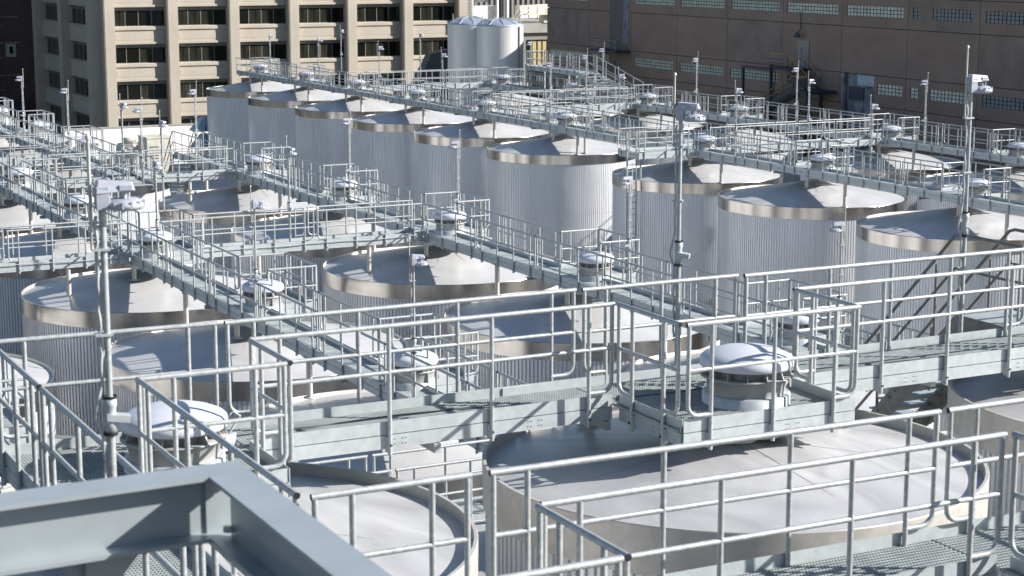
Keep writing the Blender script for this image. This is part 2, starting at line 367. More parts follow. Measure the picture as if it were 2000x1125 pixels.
# outside stair with yellow handrails
o = thing('outside_stair', 'dark steel outside stair with yellow handrails climbing the brown building to a grey door', 'stair', tuple(BO), None, ba)
MB().box(23.5, 24.9, .0, .08, 14.15, 16.1).obj('door', CONC, o)
MB().box(24.35, 24.45, .08, .1, 15.2, 15.6).obj('door_window', DARKM, o)
m = MB(); m.path([(24.6, .1, 18.2), (24.6, .1, 16.9), (24.4, .5, 16.7)], .04, 5); m.lathe([(0, 16.75), (.22, 16.6), (.25, 16.35), (0, 16.35)], 10, 0, (24.4, .5)); m.obj('wall_lamp', DARKM, o)
def flight(xa, za, xb, zb, y0, y1, n):
    m = MB()
    for y in (y0, y1): m.hexa([(xa, y, za-.15), (xa, y+.06, za-.15), (xb, y+.06, zb-.15), (xb, y, zb-.15)], [(xa, y, za+.12), (xa, y+.06, za+.12), (xb, y+.06, zb+.12), (xb, y, zb+.12)])
    m.obj('stringer', NAVY, o)
    tm = MB().box(-.14, .14, y0+.06, y1, -.02, .02).mesh('tread', [DARKM])
    for k in range(n):
        f = (k + .5)/n; inst('tread', tm, o, (xa + (xb-xa)*f, 0, za + (zb-za)*f))
    m = MB()
    for y in (y0, y1): m.path([(xa, y, za+1.0), (xb, y, zb+1.0)], .035, 5)
    m.obj('handrail', YEL, o)
    m = MB()
    for y in (y0, y1):
        for q in (.35, .68): m.path([(xa, y, za+q), (xb, y, zb+q)], .02, 4)
        for k in range(5): f = k/4; m.path([(xa+(xb-xa)*f, y, za+(zb-za)*f), (xa+(xb-xa)*f, y, za+(zb-za)*f+1)], .02, 4)
    m.obj('baluster', NAVY, o)['kind'] = 'stuff'
flight(24.2, 14.15, 21.6, 12.75, .3, 1.4, 9); flight(21.7, 12.75, 26.6, 10.9, 1.5, 2.5, 12); flight(24, 11, 19.6, 8.6, .3, 1.4, 14)
MB().box(19.9, 21.8, .1, 2.6, 12.6, 12.8).obj('landing', NAVY, o); MB().box(26.4, 28.3, 1.2, 2.7, 10.75, 10.95).obj('landing', NAVY, o); MB().box(23.6, 26.7, .1, 1.5, 14.0, 14.14).obj('landing', NAVY, o)
m = MB(); m.path([(24.5, 1.5, 15.15), (26.7, 1.5, 15.15)], .035, 5); m.path([(19.9, 2.6, 13.8), (21.8, 2.6, 13.8)], .035, 5); m.path([(26.6, 2.6, 11.9), (28.3, 2.6, 11.9)], .035, 5); m.obj('handrail', YEL, o)
m = MB()
for q in (.3, .6): m.path([(24.5, 1.5, 14.15+q), (26.7, 1.5, 14.15+q)], .02, 4); m.path([(26.6, 2.6, 10.9+q), (28.3, 2.6, 10.9+q)], .02, 4); m.path([(19.9, 2.6, 12.8+q), (21.8, 2.6, 12.8+q)], .02, 4)
m.obj('baluster', NAVY, o)['kind'] = 'stuff'
for x, y, z in ((20.0, 2.5, 12.6), (28.2, 2.6, 14.2), (28.2, .2, 14.2), (21.7, .2, 12.6)): MB().box(x-.09, x+.09, y-.09, y+.09, 0, z).obj('column', NAVY, o)
MB().box(24.5, 28.3, 2.5, 2.7, 14.0, 14.2).obj('frame_beam', NAVY, o)

# ------------------------------------------------------------------ plant building between the two blocks
t = thing('plant_building', 'grey concrete plant building with a cluttered roof between the beige block and the brown building', 'building', (88, 190, 0))
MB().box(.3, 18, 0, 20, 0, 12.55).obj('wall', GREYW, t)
MB().box(.2, 18, -.3, 20, 13.2, 14.3).obj('roof_edge', CONC, t); MB().box(.4, 18, .1, 20, 12.55, 13.2).obj('soffit', GREYW, t)
MB().box(11.0, 13.9, -.08, 0, 0, 12.4).obj('doorway', WGLASS, t)
for k in range(3): MB().box(11.7 + k*.65, 12.15 + k*.65, -.12, -.08, 9, 12.2).obj('door_leaf', BLIND, t)
t = thing('louvre_tower', 'narrow vertical grey louvred vent standing against the right end of the beige block', 'louvre', (89.2, 187, 0))
MB().box(0, 1.6, 0, 2, 0, 20).obj('frame', UNIT, t)
for k in range(40): inst('slat', MB().box(.15, 1.45, -.12, 0, 0, .06).mesh('slat', [GALV]) if k == 0 else sl_me, t, (0, 0, 12.6 + k*.16)) if k == 0 else inst('slat', sl_me, t, (0, 0, 12.6 + k*.16)); sl_me = bpy.data.meshes['slat']
t = thing('white_roof_tank', 'weathered white boxy tank with rusty end on the cluttered plant roof', 'tank', (92.2, 191, 14.3))
MB().box(.4, 3.6, 0, 2, 0.5, 2.0).obj('body', UNITW, t); MB().box(0, .38, 0, 2, .5, 1.9).obj('end_plate', RED, t)
m = MB(); m.lathe([(0, 2.4), (.8, 2.4), (1.0, 3.0), (.8, 3.6), (0, 3.7)], 16, 0, (1.9, 1)); m.obj('round_duct', GALV, t)
m = MB(); [m.box(x, x + .1, .1, .2, 0, .5) for x in (.2, 1.5, 3.3)]; m.obj('leg', DARKM, t)
t = thing('exhaust_pipe_pair', 'pair of tall dark and pale exhaust pipes standing on the cluttered plant roof', 'pipe', (96.2, 190.5, 14.3))
m = MB().path([(0, 0, 0), (0, 0, 6)], .22, 10); m.obj('pipe', DARKM, t); MB().path([(.55, .1, 0), (.55, .1, 6)], .22, 10).obj('pipe', UNITW, t); MB().path([(-.7, .1, 0), (-.7, .1, 6)], .16, 10).obj('pipe', UNITW, t)
t = thing('roof_catwalk', 'cream-railed catwalk crossing above the plant roof units', 'catwalk', (97.6, 189, 14.3))
MB().box(.9, 6.6, 0, 1, .95, 1.1).obj('deck', CREAM, t)
for y in (0, 1):
    m = MB(); m.path([(-.8, y, .0), (.6, y, 2.0), (4.4, y, 2.1), (5.4, y, 1.0)], .05, 6); m.path([(-.2, y, -.2), (1.1, y, 1.5), (4.6, y, 1.55)], .04, 6)
    for k in range(4): m.path([(1 + k*1.1, y, 1.1), (1 + k*1.1, y, 2.05)], .035, 5)
    m.obj('guardrail', CREAM, t)
t = thing('white_roof_units', 'row of white box units behind the cream catwalk', 'air unit', (99.2, 192, 14.3))
for k in range(4): MB().box(k*1.15, k*1.15 + 1.0, 0, 1.4, .5, 1.9).obj('cabinet', UNITW, t)
t = thing('dark_rib_wall', 'dark ribbed metal screen wall behind the plant roof catwalk', 'screen wall', (96.5, 206, 12))
MB().box(0, 16, 0, .3, 0, 10).obj('wall', DARKM, t)
rm = MB().box(0, .25, -.15, 0, 0, 10).mesh('rib', [GREYW])
for k in range(22): inst('rib', rm, t, (k*.72, 0, 0))
t = thing('brown_roof_box', 'small brown box housing at the edge of the plant roof beside the brown building', 'housing', (101.0, 189.6, 14.3))
MB().box(0, 1.6, 0, 1.2, 0, 1.0).obj('body', UNIT, t); MB().box(.0, 1.7, -.05, 1.25, 1.0, 1.08).obj('lid', CREAM, t)

# ------------------------------------------------------------------ polished silos
def silo(x, y, label):
    t = thing('steel_silo', label, 'silo', (x, y, .42), 'polished steel silos behind the far tanks')
    t.scale = (1, 1, 1)
    m = MB(); m.lathe([(1.92, 0), (1.92, 16.04)], 48); m.obj('shell', STEELT, t)
    for z in (10.9, 13.4):
        MB().lathe([(1.925, z), (1.94, z + .03), (1.925, z + .06)], 48).obj('weld_seam', STEELT, t)
    m = MB(); m.lathe([(1.94, 16.0), (1.94, 16.08), (1.75, 16.2), (1.1, 16.46), (.45, 16.58), (0, 16.62)], 48); m.obj('dome', TDOME, t)
    m = MB()
    for k in range(10):
        a = 2*pi*k/10; m.path([(1.9*cos(a), 1.9*sin(a), 16.12), (1.2*cos(a), 1.2*sin(a), 16.52), (.3*cos(a), .3*sin(a), 16.68)], .03, 4)
    m.obj('roof_rib', RAILF, t)
    m = MB(); m.path([(-1.8, -.4, 16.1), (-1.8, -.4, 16.9)], .04, 5); m.path([(-1.8, -.4, 16.5), (-1.3, -1.1, 16.4)], .03, 5); m.obj('lifting_bracket', RAILF, t)
    MB().box(.82, .92, -1.86, -1.76, 9, 16.0).obj('pipe', RAILF, t)
silo(68.8, 136.8, 'polished steel silo with domed blue-grey top, right of the pair behind the tanks')
silo(68.0, 140.7, 'polished steel silo with domed top, left of the pair and partly hidden by the other')

# ------------------------------------------------------------------ tanks
def corr_mesh(R, z0, z1, pitch=.118):
    n = int(2*pi*R/pitch); vs = []; fs = []
    for z in (z0, z1):
        for k in range(n):
            a = 2*pi*k/n; da = 2*pi/n
            for f, r in ((0, R), (.58, R), (.64, R-.038), (.92, R-.038)):
                vs.append((r*cos(a+da*f), r*sin(a+da*f), z))
    N = 4*n
    for k in range(N): fs.append((k, (k+1) % N, N + (k+1) % N, N + k))
    m = MB(); m.add(vs, fs); return m
def tank_meshes(R, rim, n=96):
    d = {}
    zl = rim - 3.1
    d['wall_course'] = [corr_mesh(R, zl, rim-.3).mesh('wall_course', [WALL]), corr_mesh(R-.012, 0.1, zl-.012).mesh('wall_course', [WALL])]
    ap = .80 if R > 4 else .38
    # sheet sectors of the lid
    m = MB(); ns = 12
    for s_ in range(ns):
        a0, a1 = 2*pi*s_/ns, 2*pi*(s_+1)/ns; q = 8; vs = []; fs = []
        rr = [R - .02, R*.66, R*.33, .25]
        for i, r in enumerate(rr):
            for k in range(q+1):
                a = a0 + (a1-a0)*k/q; z = rim + ap*(1 - r/R); vs.append((r*cos(a), r*sin(a), z))
        for i in range(3):
            for k in range(q): fs.append((i*(q+1)+k, i*(q+1)+k+1, (i+1)*(q+1)+k+1, (i+1)*(q+1)+k))
        m.add(vs, fs, 0, True)
    m.lathe([(.3, rim + ap*.93), (.3, rim+ap+.02), (0, rim+ap+.03)], 24)
    d['lid'] = m.mesh('lid', [LID if R > 4 else LIDH])
    m = MB()
    for s_ in (range(ns) if R > 4 else (0, 3, 5, 8, 10)):
        a = 2*pi*s_/ns + (.26 if R < 4 else 0); c, s2 = cos(a), sin(a); w = .009 if R > 4 else .0045
        p = [(R-.05, rim + .004), (.3, rim + ap*(1-.3/R) + .004)]
        (r0, z0), (r1, z1) = p
        m.add([(r0*c - w*s2, r0*s2 + w*c, z0), (r0*c + w*s2, r0*s2 - w*c, z0), (r1*c + w*s2, r1*s2 - w*c, z1), (r1*c - w*s2, r1*s2 + w*c, z1)], [(0, 1, 2, 3)])
        m.add([(r0*c - w*s2, r0*s2 + w*c, z0), (r0*c + w*s2, r0*s2 - w*c, z0), (r1*c + w*s2, r1*s2 - w*c, z1), (r1*c - w*s2, r1*s2 + w*c, z1)], [(3, 2, 1, 0)])
    d['lid_seam'] = m.mesh('lid_seam', [LID if R > 4 else SEAM])
    lip = .07 if R > 4 else .12
    m = MB(); m.lathe([(R+.035, rim-.42), (R+.04, rim+lip)], n); m.lathe([(R+.04, rim+lip), (R+.034, rim+lip+.012)], n); m.lathe([(R+.034, rim+lip+.012), (R-.005, rim+lip+.012)], n)
    m.lathe([(R+.01, rim-.42), (R+.035, rim-.42)], n); d['rim_band'] = m.mesh('rim_band', [RIM if R > 4 else STUB])
    m = MB(); m.lathe([(R-.005, rim+lip+.012), (R-.02, rim+.0)], n); m.lathe([(R-.02, rim+.0), (R-.10, rim-.03 if R > 4 else rim-.02)], n); d['rim_lip'] = m.mesh('rim_lip', [LIP if R > 4 else LIPH])
    return d
SEAM = mat('weld_line', (.2, .19, .18), .6)
TM = {'lo': tank_meshes(TR, 0.0), 'hi': tank_meshes(2.95, 0.0, 96)}
# rebuild wall heights relative to the rim (origin of each tank is at its rim, shifted down by its empty)
def tank(x, y, kind, rimz, label, group, rot=0.0, extra=True):
    t = thing('storage_tank', label, 'tank', (x, y, rimz), group, rot)
    d = WM[kind]
    for k in ('lid', 'lid_seam', 'rim_band', 'rim_lip'):
        inst(k, TM[kind][k], t)
    for me in d: inst('wall', me, t)
    return t
WM = {'lo': [corr_mesh(TR, -3.1, -.3).mesh('wall', [WALL]), corr_mesh(TR-.01, -RIMZ+.12, -3.11).mesh('wall', [WALL])],
      'hi': [corr_mesh(2.95, -3.1, -.3).mesh('wall', [WALL]), corr_mesh(2.94, -16.3, -3.11).mesh('wall', [WALL])]}
for k in ('lo', 'hi'):
    for me in TM[k].pop('wall_course'): bpy.data.meshes.remove(me)

stub_cache = {}
def stub(x, y, z0, z1, parent, px, py, pz):
    key = round(z1 - z0, 2)
    if key not in stub_cache:
        m = MB(); m.lathe([(.075, 0), (.075, key)], 14); m.lathe([(.16, 0), (.16, .02), (.075, .02)], 14); m.box(-.13, .13, -.13, .13, key, key+.02)
        stub_cache[key] = m.mesh('support_post', [STUB])
    inst('support_post', stub_cache[key], parent, (x - px, y - py, z0 - pz))
bar_me = None

ROWS = {
 'K': dict(near=5.45, inner=6.4, outer=7.85, X=6.6, ys=[27.8, 37.8, 47.8, 57.8], desc='leftmost row at the left edge'),
 'L': dict(near=15.5, inner=16.45, outer=17.85, X=16.5, ys=[27.8, 37.8, 47.8, 57.8, 67.6, 77.3], desc='row under the left-hand walkway'),
 'M': dict(near=25.62, inner=26.7, outer=28.05, X=26.8, ys=[27.8, 37.8, 47.8, 57.8, 67.6, 77.3], desc='row under the middle walkway'),
 'N': dict(near=20.45, inner=21.5, outer=22.85, X=22.1, ys=[88.8, 98.7, 108.5], desc='far left row before the white wall'),
 'T': dict(near=48.1, inner=49.2, outer=50.6, X=49.3, ys=[47.2, 57.0, 67.0, 76.5, 90.4, 100.4, 110.4, 120.6, 130.6, 140.6], desc='long row across the open aisle'),
 'W': dict(near=59.5, inner=60.6, outer=62.0, X=60.6, ys=[57.0, 67.0, 76.5, 90.4, 100.4, 110.4, 120.6], desc='farthest row below the brown building'),
}
for rk, r in ROWS.items():
    far = rk in 'TW'
    for i, y in enumerate(r['ys']):
        o = ORD[i]
        lab = '%s corrugated cone-lidded tank in the %s' % (o, r['desc'])
        t = tank(r['X'] + random.uniform(-.03, .03), y, 'lo', RIMZ + random.uniform(-.03, .03), lab, 'low corrugated tanks', random.choice([0, pi/6, pi/3, pi/2]) + random.uniform(-.05, .05))
HIT = [(5.35, 17.8, 'high corrugated tank whose flat lid shows at lower left behind the foreground railing'),
       (12.1, 17.9, 'large high corrugated tank filling the lower right, pale lid fully in view'),
       (19.3, 17.9, 'high corrugated tank cut off by the right edge, its lid in dark reflection')]
for x, y, lab in HIT: tank(x, y, 'hi', 16.42, lab, 'high corrugated tanks in front', .3)

# ------------------------------------------------------------------ rails
cache = {}
def post_me(h, q):
    k = ('post', h, q)
    if k not in cache:
        n = 10 if q else 6; m = MB(); m.path([(0, 0, -.26), (0, 0, h)], .026, n)
        m.box(-.04, .04, .0, .05, -.235, -.06, 1)
        if q: m.path([(0, -.03, -.15), (0, -.045, -.15)], .016, 6, 2)
        cache[k] = m.mesh('post', [RAIL if q else RAILF, GALV, DARKM])
    return cache[k]
def panel_me(l, h, q, stubs=True):
    k = ('panel', round(l, 2), h, q)
    if k not in cache:
        n = 12 if q else 6; m = MB(); R_ = .029; mid = h - .53; low = .16; rb = .13; r2 = .025
        m.path([(0, 0, h), (l, 0, h)], R_, n, 0, 1 if q else 0)
        if l > .85:
            for s_ in (1, -1):
                x0 = .03 if s_ == 1 else l - .03; p = [(x0, 0, h), (x0, 0, low + rb)]
                for a in (22.5, 45, 67.5, 90): p.append((x0 + s_*rb*(1 - cos(radians(a))), 0, low + rb - rb*sin(radians(a))))
                p.append((x0 + s_*.32, 0, low)); m.path(p, .026, n)
        m.path([(.03, 0, mid), (l - .03, 0, mid)], r2, n)
        cache[k] = m.mesh('guardrail', [RAIL if q else RAILF, BLACK])
    return cache[k]
def guard(par, a, b, z, h, q, side=1, maxlen=4.3):
    """railing run a->b; side=+1 puts the deck on the left of a->b"""
    a = Vector(a); b = Vector(b); L = (b - a).length
    if L < .25: return
    u = (b - a) / L; n = max(1, math.ceil(L / maxlen)); seg = L / n; base = par.location
    for i in range(n):
        s0 = i*seg + (.045 if i else 0); s1 = (i+1)*seg - (.045 if i < n-1 else 0); l = s1 - s0
        p = a + u*s0; ang = atan2(u.y, u.x)
        if side < 0: p = a + u*s1; ang += pi
        zz = z - base.z
        g_ = inst('guardrail', panel_me(l, h, q), par, (p.x - base.x, p.y - base.y, zz), ang)
        pm = post_me(h, q)
        if l <= .85: ps = [l/2] if l > .4 else []
        else:
            inn = l - .68; k = max(1, math.ceil(inn / 1.3)); ps = [.34 + inn*j/k for j in range(k+1)] if inn > .25 else [l/2]
        for x in ps: inst('post', pm, g_, (x, 0, 0))
def curb(par, a, b, z, side=1, toe=True):
    """toe board and channel just inside the rail line a->b, deck on the left for side=+1"""
    a = Vector(a); b = Vector(b); L = (b - a).length
    if L < .05: return
    u = (b - a)/L; ang = atan2(u.y, u.x); base = par.location
    if side < 0: a, ang = b, ang + pi
    k = ('curb', round(L, 2), toe)
    if k not in cache:
        m1 = MB(); m1.box(0, L, .03, .04, .0 - .035, .115)
        m2 = MB(); m2.box(0, L, .028, .038, -.20, -.045); m2.box(0, L, .038, .09, -.20, -.19); m2.box(0, L, .038, .09, -.055, -.045)
        if L > 1.2:
            n = int(L / 3.0) + 1
            for i in range(1, n + 1):
                x = L*i/(n + .6)
                for dx in (-.09, -.05, .05, .09):
                    for dz in (-.155, -.095): m2.box(x+dx-.006, x+dx+.006, .024, .028, dz-.006, dz+.006, 1)
        cache[k] = (m1.mesh('toe_board', [GALV]), m2.mesh('edge_channel', [GALV, DARKM]))
    loc = (a.x - base.x, a.y - base.y, z - base.z)
    if toe: inst('toe_board', cache[k][0], par, loc, ang)
    inst('edge_channel', cache[k][1], par, loc, ang)
def panels(par, x0, x1, y0, y1, z, along='y'):
    """deck of separate plates about one metre long"""
    base = par.location; L = (y1 - y0) if along == 'y' else (x1 - x0); n = max(1, round(L / 1.0)); s = L / n; w = (x1 - x0) if along == 'y' else (y1 - y0)
    k = ('dp', round(s, 3), round(w, 3), along)
    if k not in cache:
        m = MB(); g_ = .012
        if along == 'y': m.box(g_, w - g_, g_, s - g_, -.035, 0)
        else: m.box(g_, s - g_, g_, w - g_, -.035, 0)
        # two raised edge bars so the joints read
        if along == 'y': m.box(g_, w-g_, s-.05, s-.02, 0, .006); m.box(g_, w-g_, .02, .05, 0, .006)
        else: m.box(s-.05, s-.02, g_, w-g_, 0, .006)
        cache[k] = m.mesh('deck_plate', [GALVD])
    for i in range(n):
        loc = (x0 - base.x, y0 + i*s - base.y, z - base.z) if along == 'y' else (x0 + i*s - base.x, y0 - base.y, z - base.z)
        inst('deck_plate', cache[k], par, loc)
def grate(par, x0, x1, y0, y1, z, hole=None, pitch=.034):
    """bar grating: bearing bars along y, cross rods along x"""
    base = par.location; m = MB(); bx, by, bz = base
    def sub(x, a, b):
        if hole:
            cx, cy, r = hole
            if abs(x - cx) < r:
                d = sqrt(r*r - (x-cx)**2); out = []
                if cy - d > a: out.append((a, min(b, cy - d)))
                if cy + d < b: out.append((max(a, cy + d), b))
                return out
        return [(a, b)]
    def suby(y, a, b):
        if hole:
            cx, cy, r = hole
            if abs(y - cy) < r:
                d = sqrt(r*r - (y-cy)**2); out = []
                if cx - d > a: out.append((a, min(b, cx - d)))
                if cx + d < b: out.append((max(a, cx + d), b))
                return out
        return [(a, b)]
    x = x0 + .01
    while x < x1:
        for a, b in sub(x, y0, y1): m.box(x-bx-.004, x-bx+.004, a-by, b-by, z-bz-.032, z-bz)
        x += pitch
    y = y0 + .03
    while y < y1:
        for a, b in suby(y, x0, x1): m.box(a-bx, b-bx, y-by-.004, y-by+.004, z-bz-.024, z-bz+.004)
        y += .06
    for yy in (y0, y1 - .008): m.box(x0-bx, x1-bx, yy-by, yy-by+.008, z-bz-.034, z-bz+.002)
    o = m.obj('bar_grating', GALVD, par); o['kind'] = 'stuff'

# ------------------------------------------------------------------ roof vents
def vent_proto():
    t = thing('roof_vent', 'x', 'roof vent')
    m = MB(); m.lathe([(.53, -.35), (.53, .12), (.50, .13), (.45, .13)], 48); m.obj('curb_ring', GALV, t)
    m = MB(); m.lathe([(.47, .13), (.47, .15), (.485, .30), (.56, .325), (.56, .34), (.40, .34)], 48); m.obj('drum', DRUM, t)
    m = MB(); m.lathe([(.40, .34), (.40, .47)], 48); m.obj('throat', DRUM, t)
    v = MB(); v.hexa([(.40, -.006, .34), (.555, -.006, .34), (.555, .006, .34), (.40, .006, .34)], [(.40, -.006, .47), (.50, -.006, .47), (.50, .006, .47), (.40, .006, .47)])
    vm = v.mesh('bracket', [DRUM])
    for k in range(14): inst('bracket', vm, t, None, 2*pi*k/14 + .1)
    m = MB(); m.lathe([(.39, .468), (.545, .445), (.562, .452), (.566, .50), (.56, .545), (.53, .575), (.44, .615), (.30, .655), (.15, .678), (0, .686)], 56)
    m.lathe([(.545, .44), (.0, .46)], 56); m.obj('cap', CAPM, t)
    m = MB(); m.box(.50, .58, -.06, .06, .36, .46); m.box(.56, .60, -.02, .02, .2, .42); m.path([(.52, .1, .2), (.6, .1, .3), (.58, .1, .44)], .012, 6); m.path([(.53, -.12, 0.0), (.58, -.12, .22), (.52, -.12, .3)], .012, 6); m.obj('latch', STUB, t)
    m = MB(); m.box(.60, .82, -.12, .06, .04, .22); m.obj('actuator_box', LAMPM, t)
    m = MB(); m.path([(.72, .06, .12), (.78, .22, .3), (.68, .34, .18), (.6, .3, .34), (.54, .16, .4)], .016, 6); m.path([(.7, -.1, .2), (.8, -.2, .42), (.66, -.22, .5), (.56, -.16, .36)], .013, 6); m.obj('cable_loop', CABLE, t)
    return t
V0 = vent_proto(); vent_used = [False]
def vent(x, y, z, label, rot=0.0, sc=1.0):
    t = V0 if not vent_used[0] else copy_tree(V0); vent_used[0] = True
    t.location = (x, y, z); t.rotation_euler = (0, 0, rot); t.scale = (1, 1, sc)
    tag(t, label, 'roof vent', 'mushroom roof vents'); return t

# ------------------------------------------------------------------ light masts
def mast_proto():
    t = thing('floodlight_mast', 'x', 'light mast')
    m = MB(); m.path([(0, 0, -1.5), (0, 0, -.08)], .032, 12); m.path([(0, 0, .16), (0, 0, 1.92)], .026, 12); m.obj('pole', RAIL, t)
    m = MB(); m.lathe([(.0, -.12), (.05, -.12), (.05, -.02), (.045, 0), (.045, .1), (.052, .12), (.052, .2), (0, .2)], 14); m.hexa([(-.03, -.06, .0), (.14, -.06, -.03), (.14, .05, -.03), (-.03, .05, .0)], [(-.03, -.06, .06), (.15, -.06, .03), (.15, .05, .03), (-.03, .05, .06)]); m.lathe([(.054, -.14), (.054, -.11)], 14, 1); m.lathe([(.056, .19), (.056, .215)], 14, 1)
    m.obj('tilt_hinge', [GALV, BLACK], t)
    m = MB(); p = []
    for k in range(41):
        z = -1.2 + k*.075; p.append((-.052 + .006*sin(k*1.9) - (.06*math.exp(-((z-.05)/.16)**2)), .01*sin(k*1.3), z))
    m.path(p, .014, 7)
    for z in (.75, 1.5): m.box(-.09, .045, -.04, .04, z, z + .022)
    m.obj('flex_conduit', CABLE, t)
    m = MB(); m.path([(-.085, 0, 1.52), (-.085, 0, 2.48)], .013, 8); m.lathe([(.02, 2.46), (.022, 2.49), (0, 2.51)], 8, 0, (-.085, 0)); m.obj('lightning_rod', STUB, t)
    # head: L-shaped ballast box with the lamp hanging below its arm
    h = MB(); h.box(-.05, .05, -.075, .075, 1.86, 2.06)
    h.hexa([(-.05, -.085, 2.0), (.24, -.07, 2.02), (.24, .07, 2.02), (-.05, .085, 2.0)], [(-.03, -.06, 2.11), (.22, -.05, 2.09), (.22, .05, 2.09), (-.03, .06, 2.11)])
    h.box(.05, .06, -.06, .06, 1.87, 2.02); h.box(.12, .22, -.078, -.062, 2.02, 2.07); h.path([(.16, 0, 2.03), (.16, 0, 1.93)], .03, 10); h.path([(.20, -.05, 2.03), (.19, -.05, 1.95)], .012, 6)
    ho = h.obj('ballast_housing', LAMPM, t)
    bv = ho.modifiers.new('bevel', 'BEVEL'); bv.width = .012; bv.segments = 2; bv.limit_method = 'ANGLE'
    l = MB(); l.lathe([(0, 1.945), (.10, 1.945), (.135, 1.92), (.15, 1.90), (.15, 1.875), (.12, 1.85), (0, 1.845)], 20, 0, (.17, 0))
    for k in range(14):
        a = 2*pi*k/14; l.box(.17 + .142*cos(a) - .008, .17 + .142*cos(a) + .008, .142*sin(a) - .008, .142*sin(a) + .008, 1.87, 1.93)
    l.obj('lamp_head', LAMPM, t)
    return t
A0 = mast_proto(); mast_used = [False]
def mast(x, y, zh, label, rot=0.0, sc=1.0):
    t = A0 if not mast_used[0] else copy_tree(A0); mast_used[0] = True
    t.location = (x, y, zh); t.rotation_euler = (0, 0, rot); t.scale = (1, 1, sc)
    tag(t, label, 'light mast', 'floodlight masts'); return t

# ------------------------------------------------------------------ low walkways along the rows
WN = {'K': 'left edge', 'L': 'left-hand', 'M': 'middle', 'N': 'far left', 'T': 'long aisle-side', 'W': 'rearmost'}
CROSS = [  # x0,x1,y0,y1
 dict(a='K', b='L', y0=27.15, y1=28.15, label='short cross walkway seen below the front railings left of the large lid'),
 dict(a='K', b='L', y0=56.85, y1=57.7, label='galvanized cross walkway running from the left edge to the left-hand walkway'),
 dict(a='L', b='M', y0=56.75, y1=57.65, label='galvanized cross walkway joining the left-hand and middle walkways'),
 dict(a='L', b='M', y0=76.6, y1=77.55, label='far cross walkway joining the left-hand and middle walkways near the stair'),
 dict(a='T', b='W', y0=75.1, y1=76.1, label='bright-railed cross walkway behind the long row, nearest of three'),
 dict(a='T', b='W', y0=99.5, y1=100.5, label='bright-railed cross walkway behind the long row, middle of three'),
 dict(a='T', b='W', y0=120.2, y1=121.2, label='bright-railed cross walkway behind the long row, farthest of three'),
]
span = {'K': (22, 60), 'L': (23, 82), 'M': (24, 85.5), 'N': (74.6, 112), 'T': (40, 142.6), 'W': (50, 125)}
H_LO, H_HI = 1.09, 1.22
def subtract(a, b, cuts):
    out = []; cur = a
    for c0, c1 in sorted(cuts):
        if c1 <= a or c0 >= b: continue
        if c0 > cur: out.append((cur, min(c0, b)))
        cur = max(cur, c1)
    if cur < b: out.append((cur, b))
    return out
for rk, r in ROWS.items():
    y0, y1 = span[rk]; q = rk in 'KLM'
    lab = {'K': 'galvanized walkway at the left edge with a railed platform at each tank', 'L': 'left-hand galvanized walkway running away from the front over the tank lids',
           'M': 'middle galvanized walkway running diagonally over the tanks in front of the open aisle', 'N': 'far left galvanized walkway running towards the white wall',
           'T': 'long galvanized walkway over the tank row beyond the open aisle', 'W': 'rearmost galvanized walkway below the brown building'}[rk]
    t = thing('walkway', lab, 'walkway', (r['near'], y0, LO), 'low-level walkways')
    inn, out_, nr = r['inner'], r['outer'], r['near']
    panels(t, nr + .04, inn - .035, y0, y1, LO)
    left = [(c['y0'], c['y1']) for c in CROSS if c['b'] == rk]; right = [(c['y0'], c['y1']) for c in CROSS if c['a'] == rk]
    if rk == 'T': left += [(74.95, 76.9)]
    if rk == 'M': right += []
    for a, b in subtract(y0, y1, left): guard(t, (nr, b), (nr, a), LO, H_LO, q, 1); curb(t, (nr, b), (nr, a), LO, 1)
    bumps = [(y - 1.2, y + 1.2) for y in r['ys'] if y < y1]
    for a, b in subtract(y0, y1, bumps + right): guard(t, (inn, a), (inn, b), LO, H_LO, q, 1); curb(t, (inn, a), (inn, b), LO, 1)
    for (a, b) in bumps:
        a2, b2 = a, b
        panels(t, inn - .03, out_ - .04, a + .035, b - .035, LO, 'y')
        guard(t, (inn, a), (out_, a), LO, H_LO, q, 1); curb(t, (inn, a), (out_, a), LO, 1)
        guard(t, (out_, b), (inn, b), LO, H_LO, q, 1); curb(t, (out_, b), (inn, b), LO, 1)
        rc = [c for c in right if a < c[0] < b]
        for s0, s1 in subtract(a, b, rc): guard(t, (out_, s0), (out_, s1), LO, H_LO, q, 1); curb(t, (out_, s0), (out_, s1), LO, 1)
    # cable run clipped to the outer face and a sagging line on the deck
    m = MB(); p = [];
    n = int((y1 - y0) / .6)
    for k in range(n + 1): p.append((-.0 + .05, k*.6, .13 + .012*sin(k*1.1)))
    if q: m.path(p, .012, 5); m.obj('cable', CABLE, t)
    for y in r['ys']:
        for dx, dy, zr in (((.12, -1.0, .6), (.12, 3.6, .12)) if rk in 'KLM' else (((.12, -1.0, .6), (.12, -3.75, .08)) + (((.7, -3.55, .1),) if y == 90.4 else ()))):
            stub(nr + dx, y + dy, RIMZ + zr, LO - .20, t, nr, y0, LO)
        m = MB(); m.box(-.05, out_ - nr + .05, -.05, .05, -.31, -.21); m.obj('cross_bearer', GALV, t, (0, y - 1.25 - y0, 0)); 
        m = MB(); m.box(-.05, out_ - nr + .05, -.05, .05, -.31, -.21); m.obj('cross_bearer', GALV, t, (0, y + 1.25 - y0, 0))
    for i, y in enumerate(r['ys']):
        if y > y1: continue
        vent(r['X'] + random.uniform(.0, .06) - .2 + .2*(rk == 'N'), y - (1.05 if rk in 'LMK' else .9), LO, 'pale mushroom roof vent on the %s platform of the %s walkway' % (ORD[i], WN[rk]), random.uniform(0, 1), 1.2 if rk in 'LMK' else 1.05)
